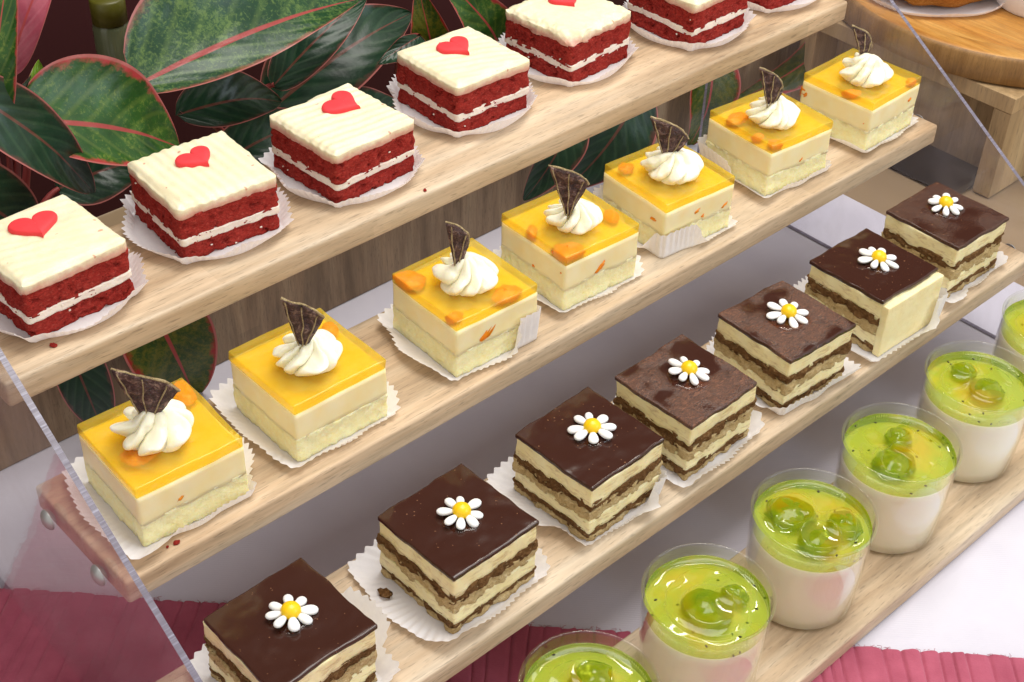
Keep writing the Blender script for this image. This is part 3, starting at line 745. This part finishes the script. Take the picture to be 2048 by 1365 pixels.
    for s0 in ([0.06, 0.38, 0.78] if i != 2 else [0.1, 0.6]):
        tt = np.linspace(0.03, 0.97, 18)
        e = np.array([(1 - s0) * lx + s0 * rx + 0.06 * math.sin(math.pi * s0), 0, (1 - s0) * lz + s0 * rz2 + bul * math.sin(math.pi * s0)])
        pts = e[None] * tt[:, None]; pts[:, 1] = -0.026 + 0.10 * (s0 - 0.5) ** 2 * tt * 2 + 0.02 * fbm(np.stack([pts[:, 0], pts[:, 2], 0 * tt], 1), 5, 2, sd + 30)
        pts[:, 0] += 0.014 * pn(pts * 9, sd + 44 + int(s0 * 10)); pts[:, 2] += 0.01 * pn(pts * 9, sd + 46)
        mv, mf = tube(pts, 0.006 + 0.004 * np.abs(pn(pts * 14, sd + 3)), 6)
        mesh("membrane", mv, mf, m_rind, ws)

# ---------------------------------------------------------------- chocolate layer cakes
choc = [(-4.714, 0.051, 0.9), (-2.937, 0.025, 1.4), (-1.307, 0.022, 1.5), (0.0, -0.015, 0.8), (1.518, -0.04, -2.5), (3.036, -0.047, -1.3), (4.519, 0.004, -1.1)]
daisy_xy = [(0.046, 0.034), (0.042, 0.005), (0.06, 0.033), (0.074, 0.053), (0.049, 0.029), (0.063, 0.009), (0.095, 0.107)]
c_lab = ["chocolate glazed layer cake cut off by the bottom photo edge", "second chocolate cake from the left, crumb lying on its paper", "third chocolate cake from the left, smooth dark glaze and neat layers",
         "fourth chocolate cake from the left, hair-textured glaze with a reddish sheen and wet corner", "fifth chocolate cake from the left, shiny wet glaze around its daisy", "sixth chocolate cake from the left, plain cream front with raised paper",
         "rightmost chocolate cake, at the right end of its shelf"]
c_lobes = [[(0, 30, 0.28, 0.30), (170, 50, 0.08, 0.16)], [(-4, 24, 0.36, 0.09), (165, 70, 0.06, 0.27), (-75, 40, 0.05, 0.07)], [(-42, 30, 0.26, 0.04), (-8, 18, 0.24, 0.1), (150, 50, 0.12, 0.24), (-110, 34, 0.07, 0.05)], [(-10, 28, 0.28, 0.09), (-75, 42, 0.06, 0.07)], [(-100, 55, 0.15, 0.05), (0, 30, 0.26, 0.12)], [(-40, 30, 0.40, 0.03), (-12, 20, 0.30, 0.15), (-110, 40, 0.05, 0.05)], [(-5, 30, 0.28, 0.20), (-80, 45, 0.08, 0.05)]]
def petal_mesh():
    V, F = ellipsoid(0.5, 0.5, 0.5, 16, 10)
    x = V[:, 0] + 0.5
    w = 0.30 + 0.75 * x ** 0.8
    V = np.c_[x * 0.178 + 0.045, V[:, 1] * 0.115 * w, V[:, 2] * 0.062 * (0.8 + 0.3 * x) + 0.03]
    V[:, 2] += 0.012 * (1 - x) ** 2
    return V, F
PV, PF = petal_mesh()
dv, df = ellipsoid(0.084, 0.084, 0.07, 22, 12)
dv = dv + [0, 0, 0.06]
me_petal = me_dome = None
for i, (x, y, a) in enumerate(choc):
    rz = math.radians(a); z = ZS[1]
    liner("paper_liner", (x, y, z + 0.004), rz, 900 + i * 7, 0.17, 0.13, "white paper liner spread under the %s chocolate cake from the left" % ORD[i], "paper liners under the chocolate cakes", 0.585 if i == 5 else 0.5, c_lobes[i], 60, 0.55, 1.3)
    c = empty("chocolate_layer_cake", (x, y, z + 0.012), rz)
    tag(c, c_lab[i], "cake", "chocolate layer cakes on the second shelf")
    sd = 1100 + i * 37
    layer("base_sponge", 0.0, 0.062, 0.985, m_plain, c, sd, 0.030, 7, 64, 4, 0.02, 0, 0.016, 0.02)
    layer("soaked_sponge", 0.052, 0.132, 0.985, m_soaked, c, sd + 1, 0.028, 8, 64, 6, 0.02, 0.020, 0.012, 0.03, wfreq=6)
    layer("cream_layer", 0.116, 0.272, 0.985, m_custard, c, sd + 2, 0.014, 4, 60, 5, 0.02, 0.018, 0.014, 0.0, wfreq=4)
    layer("middle_sponge", 0.254, 0.392, 0.995, m_plain, c, sd + 3, 0.030, 8, 64, 6, 0.02, 0.014, 0.022, 0.03, wfreq=6)
    layer("soaked_sponge", 0.368, 0.486, 0.995, m_soaked, c, sd + 4, 0.034, 8, 64, 8, 0.02, 0.024, 0.012, 0.035, wfreq=6)
    layer("cream_layer", 0.464, 0.664, 0.985, m_custard, c, sd + 5, 0.014, 4, 60, 6, 0.02, 0.034, 0.0, 0.0, wfreq=5)
    if i == 5:      # an end piece: its front is closed with cream
        V, F = gridbox(0.985, 0.09, 0.655, 30, 2, 20, 0.015)
        V[:, 1] += -0.535 + 0.008 * fbm(V, 3, 3, sd + 6); V[:, 2] += 0.004
        mesh("cream_side", V, F, m_custard_plain, c)
    gside = 1.0
    V, F = gridbox(gside, gside, 0.05, 60, 60, 3, 0.014)
    P0 = np.c_[V[:, :2], 0 * V[:, 2]]
    V[:, 2] += 0.654 + 0.006 * fbm(P0, 2.6, 3, sd + 8) + (0.020 * (V[:, 0] + V[:, 1]) ** 2 * (0.6 if i == 5 else 0.15))
    d = 0.016 * fbm(P0, 3.0, 3, sd + 9)
    for ax in (0, 1): V[:, ax] += d * np.sign(V[:, ax]) * (np.abs(V[:, ax]) > 0.47)
    mesh("chocolate_glaze", V, F, m_glaze_hair if i in (3, 4) else m_glaze_fleck if i == 6 else m_glaze, c)
    dx, dy = daisy_xy[i]
    # pool of clear syrup round the daisy
    th = np.linspace(0, 2 * math.pi, 60, endpoint=False)
    rr = (0.21 if i in (3, 4, 6) else 0.17) * (1 + 0.22 * pn(np.stack([np.cos(th) * 1.6, np.sin(th) * 1.6, 0 * th], 1), sd + 12))
    hgt = 0.014
    V = np.concatenate([np.stack([rr * s * np.cos(th), rr * s * np.sin(th), np.full(60, zz)], 1) for s, zz in ((1.06, -0.012), (1.03, 0.0), (0.99, hgt * 0.6), (0.93, hgt * 0.92), (0.8, hgt), (0.02, hgt))])
    mesh("syrup", V, grid_quads(6, 60, True), m_syrup, c, loc=(dx - 0.02, dy - 0.03, 0.706))
    dz = mesh("daisy", dv, df, m_yolk, c, loc=(dx, dy, 0.712), rot=(rnd.uniform(-0.12, 0.12), rnd.uniform(-0.12, 0.12), rnd.uniform(0, 0.8))) if me_dome is None else put("daisy", me_dome, c, (dx, dy, 0.712), (rnd.uniform(-0.12, 0.12), rnd.uniform(-0.12, 0.12), rnd.uniform(0, 0.8)))
    me_dome = dz.data
    for k in range(8):
        ra = k * math.pi / 4 + rnd.uniform(-0.11, 0.11)
        scl = (rnd.uniform(0.86, 1.10), rnd.uniform(0.84, 1.12), rnd.uniform(0.9, 1.15))
        if me_petal is None:
            p = mesh("petal", PV, PF, m_petal, dz, rot=(0, 0, ra), scale=scl); me_petal = p.data
        else:
            p = put("petal", me_petal, dz, (0, 0, 0), (0, rnd.uniform(-0.05, 0.05), ra), scl)

# ---------------------------------------------------------------- dessert cups
cups = [(-2.908, -1.632), (-1.366, -1.602), (0.169, -1.600), (1.645, -1.567), (3.184, -1.516), (4.70, -1.52)]
k_lab = ["green jelly cup cut off by the bottom photo edge", "second jelly cup from the bottom, one green fruit in a yellow pool", "third jelly cup, with three green fruit pieces in its topping",
         "fourth jelly cup from the bottom, fruit on the left side", "fifth jelly cup, cut by the right photo edge, with one pale fruit", "jelly cup farthest up the lowest shelf, mostly outside the right edge"]
fruit = [[(0.16, 0.12, 0.19), (-0.2, -0.1, 0.15)], [(-0.05, -0.05, 0.23), (0.26, -0.12, 0.12)], [(0.0, 0.23, 0.22), (-0.17, -0.16, 0.19), (0.17, -0.26, 0.17)], [(-0.18, -0.03, 0.21), (0.2, 0.1, 0.14)], [(-0.01, -0.1, 0.19), (0.1, 0.25, 0.13)], [(0, 0, 0.18)]]
H, RT, RB, W = 1.118, 0.595, 0.555, 0.016
rad_in = lambda zz: RB + (RT - RB) * zz / H - W - 0.006
ZP, ZJ = 0.865, 0.955
for i, (x, y) in enumerate(cups):
    c = empty("dessert_cup", (x, y, ZS[0] + 0.003), rnd.uniform(0, 0.2))
    tag(c, k_lab[i], "dessert cup", "jelly cups on the lowest shelf")
    V, F = lathe([(0.0, 0.0), (RB - 0.03, 0.0), (RB - 0.008, 0.006), (RB, 0.03), (RB + (RT - RB) * 0.5, H * 0.5), (RT, H - 0.030), (RT + 0.008, H - 0.022), (RT + 0.010, H - 0.010), (RT + 0.003, H - 0.001), (RT - W * 0.6, H), (RT - W - 0.003, H - 0.010), (RT - W, H - 0.03), (RB + (RT - RB) * 0.5 - W, H * 0.5), (RB - W, 0.04), (RB - W - 0.02, 0.024), (0.0, 0.024)], 128)
    mesh("cup", V, F, m_cup, c)
    zs = np.linspace(0.03, ZP, 8)
    V, F = lathe([(0.0, 0.028)] + [(rad_in(q), q) for q in zs] + [(rad_in(ZP) - 0.004, ZP + 0.002), (0.0, ZP + 0.002)], 96)
    mesh("panna_cotta", V, F, m_panna, c)
    # jelly: a low drum whose wet top climbs at the wall and round the fruit
    nth, nr = 144, 56
    th = np.linspace(0, 2 * math.pi, nth, endpoint=False)
    rj = rad_in(ZJ)
    V = [np.stack([rad_in(ZP) * np.cos(th), rad_in(ZP) * np.sin(th), np.full(nth, ZP + 0.006)], 1)]
    for k in range(nr):
        r = rj * (1 - k / (nr - 1)) if k < nr - 1 else 0.001
        px, py = r * np.cos(th), r * np.sin(th)
        h = ZJ + 0.032 * math.exp(-(rj - r) / 0.026) + 0.012 * pn(np.stack([px * 3.2, py * 3.2, 0 * px], 1), 60 + i)
        pool = pn(np.stack([px * 2.4, py * 2.4, 0 * px], 1), 80 + i) - 1.6 * sstep(0.36, 0.5, np.hypot(px, py) + 0 * px) + 0.15
        h = h + 0.030 * sstep(-0.05, 0.07, pool)
        for fx, fy, fr_ in fruit[i]:
            d = np.hypot(px - fx, py - fy) - fr_
            h = h + 0.042 * np.exp(-np.maximum(d, 0) / 0.03)
        V.append(np.stack([px, py, h], 1))
    V = np.concatenate(V)
    mesh("jelly", V, grid_quads(nr + 1, nth, True), m_kiwi, c)
    for q, (fx, fy, fr_) in enumerate(fruit[i]):
        V, F = ellipsoid(fr_ * 1.1, fr_ * 0.98, 0.095, 28, 16, 0.14, 40 + i * 5 + q, 2.2)
        mesh("fruit_piece", V, F, m_fruit, c, loc=(fx, fy, ZJ - 0.015), rot=(0, 0, i + q))
    for q in range(20):
        r = rj * math.sqrt(rnd.random()) * 0.97; t = rnd.uniform(0, 6.28)
        onwall = q < 5
        if onwall: r = rad_in(ZP) - 0.004; t = rnd.uniform(-2.6, -0.3)
        V, F = ellipsoid(0.017, 0.009, 0.009, 8, 6)
        mesh("seed", V, F, m_seed, c, loc=(r * math.cos(t), r * math.sin(t), rnd.uniform(0.88, 0.93) if onwall else ZJ + 0.006), rot=(0, 0, rnd.uniform(0, 3)))

# ---------------------------------------------------------------- crumbs
def crumb(x, y, z, r, mat, label, seed):
    V, F = ellipsoid(r * 1.4, r, r * 0.7, 14, 9, 0.45, seed, 2.5)
    tag(mesh("cake_crumb", V, F, mat, None, loc=(x, y, z + r * 0.5), rot=(0, 0, seed)), label, "crumb", "crumbs fallen from the cakes")
crumb(-1.182, 2.541, ZS[3], 0.017, m_velvet, "red crumb lying near the front edge of the top shelf", 1)
crumb(-5.079, 2.693, ZS[3], 0.024, m_velvet, "red crumb in front of the leftmost red velvet cake", 2)
crumb(-5.08, 1.035, ZS[2], 0.022, m_velvet, "larger red crumb in front of the leftmost mango cake", 3)
crumb(-5.16, 1.045, ZS[2], 0.011, m_velvet, "tiny red crumb beside the larger one before the leftmost mango cake", 4)
crumb(-3.601, 0.235, ZS[1] + 0.05, 0.045, m_soaked, "brown crumb on the paper of the second chocolate cake", 5)

# ---------------------------------------------------------------- riser, round board, pastry at the right
rs = empty("wooden_riser", (8.4, 1.4, 0))
tag(rs, "tan plywood riser box with an open side, right of the stand", "riser")
def boxpart(name, x0, x1, y0, y1, z0, z1, mat, parent, org=(8.4, 1.4, 0), r=0.012):
    V, F = gridbox(x1 - x0, y1 - y0, z1 - z0, 1, 1, 1, r)
    return mesh(name, V + [(x0 + x1) / 2 - org[0], (y0 + y1) / 2 - org[1], z0 - org[2]], F, mat, parent, smooth=False)
boxpart("front_wall", 8.40, 14.0, 1.38, 1.66, -0.005, 1.36, m_riser, rs)
boxpart("back_wall", 8.40, 14.0, 4.75, 5.03, -0.005, 1.36, m_riser, rs)
boxpart("top", 8.395, 14.0, 1.375, 5.035, 1.363, 1.61, m_riser, rs)
boxpart("inner_wall", 9.0, 9.2, 1.663, 4.747, 0.0, 1.36, m_riser, rs)
tr = boxpart("black_tray", 8.0, 8.99, 1.70, 4.6, 0.0, 0.03, m_black, None, (0, 0, 0))
tag(tr, "flat black tray lying inside the open wooden riser", "tray")
bb = empty("round_board", (10.9, 3.1, 1.615))
tag(bb, "round bamboo serving board with a thick edge on the riser", "serving board")
V, F = lathe([(0.0, 0.0), (2.68, 0.0), (2.74, 0.04), (2.75, 0.2), (2.75, 0.38), (2.71, 0.435), (2.66, 0.445), (2.38, 0.445), (2.34, 0.405), (2.30, 0.40), (0.0, 0.40)], 160)
mi = np.repeat([1, 1, 1, 1, 1, 0, 0, 0, 0, 0], 160)
mesh("board", V, F, [m_bamboo, m_bamboo_rim], bb, mi=mi)
m_bread = sponge("golden_crust", [lin(120, 66, 20), lin(178, 112, 44), lin(206, 144, 70), lin(222, 170, 100)], 10, 0.3)
V, F = ellipsoid(1.0, 0.62, 0.42, 48, 24, 0.08, 5, 2.5)
b = mesh("pastry", V, F, m_bread, None, loc=(9.52, 3.48, 2.40), rot=(0, 0, -0.58))
tag(b, "golden brown pastry on the round board at the top edge", "pastry")
ln = liner("paper_liner", (9.52, 3.48, 2.02), -0.58, 77, 0.10, 0.10, "white paper under the golden pastry on the round board", None, 0.42, (), 60, 0.66)
ln.scale = (1.55, 1.0, 1.0)
V, F = lathe([(0.0, 0.0), (0.62, 0.0), (0.66, 0.05), (0.80, 0.55), (0.79, 0.56), (0.64, 0.06), (0.0, 0.03)], 96)
tag(mesh("paper_cup", V, F, m_paper, None, loc=(10.52, 2.42, 2.02)), "pale paper cup on the round board at the right photo edge", "paper cup")

# ---------------------------------------------------------------- plants behind
CAMP = np.array([-8.726, -6.585, 11.014])
def leaf(parent, org, base, tip, wl, wr, mat, nrm=None, sag=0.12, fold=0.25, wave=0.03, seed=0, point=1.0, stem_from=None):
    base, tip = np.array(base, float), np.array(tip, float)
    ax = tip - base; L = np.linalg.norm(ax); ax /= L
    if nrm is None:
        v = CAMP - (base + tip) / 2; v /= np.linalg.norm(v); nrm = v + np.array([0.12 * math.sin(seed * 2.1), 0, 0.35])
    nrm = np.array(nrm, float); nrm -= ax * (nrm @ ax); nrm /= np.linalg.norm(nrm)
    side = np.cross(nrm, ax)
    nv_, nu_ = 40, 25
    vv, uu = np.meshgrid(np.linspace(0, 1, nv_), np.linspace(-1, 1, nu_), indexing='ij')
    vv, uu = vv.ravel(), uu.ravel()
    prof = np.sin(math.pi * vv ** (0.72)) ** 0.62 * (1 - 0.25 * vv ** 3 * point)
    prof = np.clip(prof, 0, 1); prof = np.maximum(prof, 0.012)
    w = np.where(uu < 0, wl, wr) * prof
    P = base + ax * (vv * L)[:, None] + side * (uu * w)[:, None]
    lift = sag * np.sin(math.pi * vv) * L - fold * np.abs(uu) * 0 + fold * w * uu ** 2 - 0.10 * L * vv ** 2
    rip = wave * np.sin(vv * 9 + uu * 1.5 + seed) * np.abs(uu) * 1.0 + wave * 0.6 * pn(P * 2.0, seed)
    P = P + nrm * (lift + rip)[:, None]
    mid = P.reshape(nv_, nu_, 3)[:, nu_ // 2]
    o = mesh("leaf", P - np.array(org), grid_quads(nv_, nu_), mat, parent, uv=np.stack([uu, vv], 1))
    sf = np.array(stem_from if stem_from is not None else [base[0] - ax[0] * 0.4, base[1] + 0.5, max(0.2, base[2] - 1.6)], float)
    t = np.linspace(0, 1, 12)[:, None]
    ctl = (sf + base) / 2 + np.array([0, 0.1, 0.3])
    pts = (1 - t) ** 2 * sf + 2 * t * (1 - t) * ctl + t ** 2 * mid[1]
    V, F = tube(pts - np.array(org), np.linspace(0.05, 0.03, 12), 8)
    mesh("stalk", V, F, m_stem, parent)
    return o
def plant(org, label):
    p = empty("foliage_plant", org); tag(p, label, "plant", "leafy plants behind the stand"); return p
o1 = (-3.6, 5.95, 0.0)
p1 = plant(o1, "leafy plant at the left behind the stand, rounded red-edged and pink leaves")
s1 = (-3.9, 6.0, 1.9)
leaf(p1, o1, (-3.96, 5.25, 4.10), (-2.18, 5.15, 3.22), 0.42, 0.68, G1, sag=0.10, seed=1, point=0.2, stem_from=s1)
leaf(p1, o1, (-4.66, 4.9, 4.95), (-3.36, 4.85, 3.22), 0.34, 0.30, G2, sag=0.10, seed=4, stem_from=(-4.4, 6.0, 2.2))
leaf(p1, o1, (-4.32, 5.0, 4.15), (-3.80, 5.0, 5.85), 0.20, 0.22, G1, seed=5, nrm=(-0.5, -0.7, 0.1), stem_from=s1)
leaf(p1, o1, (-3.80, 5.6, 4.38), (-3.02, 5.6, 5.62), 0.18, 0.34, G3, seed=6, stem_from=s1)
leaf(p1, o1, (-3.50, 5.9, 3.60), (-3.34, 5.9, 4.25), 0.16, 0.16, G4, seed=7, stem_from=s1)
leaf(p1, o1, (-4.02, 5.3, 4.05), (-3.74, 5.25, 4.50), 0.06, 0.06, G2, seed=8, stem_from=s1)
leaf(p1, o1, (-3.30, 6.3, 3.55), (-2.55, 6.4, 3.75), 0.18, 0.20, G6, seed=9, stem_from=s1)
leaf(p1, o1, (-3.3, 6.2, 2.6), (-2.2, 6.0, 2.7), 0.35, 0.35, G2, seed=10, stem_from=s1)
leaf(p1, o1, (-3.0, 5.25, 1.8), (-2.60, 5.0, -0.10), 0.52, 0.52, G6, seed=11, nrm=(-0.3, -1, 0.2), stem_from=(-3.2, 5.9, 2.0))
leaf(p1, o1, (-4.00, 5.2, 1.75), (-3.78, 5.05, 0.02), 0.26, 0.30, G2, seed=12, nrm=(-0.3, -1, 0.2), stem_from=(-3.9, 5.9, 2.0))
leaf(p1, o1, (-4.9, 5.3, 3.9), (-3.9, 5.2, 2.6), 0.4, 0.4, G2, seed=13, stem_from=s1)
o2 = (-0.3, 6.6, 0.0)
p2 = plant(o2, "leafy plant behind the middle, long flecked leaf above smaller dark ones")
s2 = (-0.6, 7.0, 1.8)
leaf(p2, o2, (-2.45, 5.75, 3.72), (0.72, 5.8, 3.92), 0.36, 0.92, G5, sag=0.07, seed=21, stem_from=(-1.7, 6.9, 2.2))
leaf(p2, o2, (-1.75, 6.2, 2.95), (-0.34, 6.1, 2.72), 0.30, 0.36, G2, sag=0.16, seed=22, stem_from=s2)
leaf(p2, o2, (0.1, 7.2, 1.9), (2.35, 7.0, 2.75), 0.55, 0.62, G2, seed=23, stem_from=s2)
leaf(p2, o2, (1.55, 5.9, 3.0), (0.83, 5.8, 2.92), 0.10, 0.24, G2, sag=0.05, seed=24, stem_from=(1.9, 6.8, 2.0))
leaf(p2, o2, (-0.2, 6.6, 2.6), (1.3, 6.6, 3.4), 0.3, 0.3, G2, seed=25, stem_from=s2)
leaf(p2, o2, (-1.2, 6.5, 1.9), (0.3, 6.3, 2.2), 0.35, 0.35, G2, seed=26, stem_from=s2)
leaf(p2, o2, (0.6, 6.5, 1.7), (1.6, 6.3, 1.9), 0.4, 0.4, G2, seed=27, stem_from=s2)
o3 = (4.4, 6.2, 0.0)
p3 = plant(o3, "leafy plant behind the right half, hanging dark leaves with red edges")
s3 = (4.2, 6.5, 1.7)
leaf(p3, o3, (3.5, 6.5, 1.85), (2.42, 6.4, 3.35), 0.34, 0.42, G1, seed=31, stem_from=s3)
leaf(p3, o3, (2.6, 6.8, 1.8), (2.2, 6.7, 3.1), 0.3, 0.3, G6, seed=32, stem_from=s3)
leaf(p3, o3, (4.95, 5.2, 1.5), (3.50, 5.05, 0.30), 0.50, 0.55, G2, seed=33, nrm=(-0.3, -1, 0.3), stem_from=(5.0, 5.9, 1.9))
leaf(p3, o3, (3.6, 5.2, 1.6), (2.7, 5.05, 0.5), 0.36, 0.36, G2, seed=36, nrm=(-0.3, -1, 0.3), stem_from=(3.6, 5.9, 1.9))
leaf(p3, o3, (6.45, 5.2, 1.6), (6.15, 5.05, -0.02), 0.40, 0.44, G6, seed=34, nrm=(-0.3, -1, 0.2), stem_from=(6.2, 5.9, 1.9))
leaf(p3, o3, (9.5, 5.1, 1.0), (7.25, 5.1, 0.35), 0.34, 0.36, G6, seed=35, nrm=(-0.3, -1, 0.3), stem_from=(9.6, 5.9, 1.6))
# jar among the leaves
jr = empty("glass_jar", (-1.72, 7.5, 0.0))
tag(jr, "greyish glass jar with an olive lid between the leaves at the top", "jar")
V, F = lathe([(0.0, 2.2), (0.2, 2.2), (0.21, 2.3), (0.21, 3.55), (0.18, 3.62)], 40); mesh("jar_body", V, F, simple("grey_green_glass", lin(84, 90, 66), 0.15), jr)
V, F = lathe([(0.0, 3.9), (0.18, 3.9), (0.2, 3.88), (0.2, 3.60), (0.18, 3.6)], 40); mesh("lid", V[:, :], F[:, ::-1], simple("olive_lid", lin(84, 82, 20), 0.4), jr)
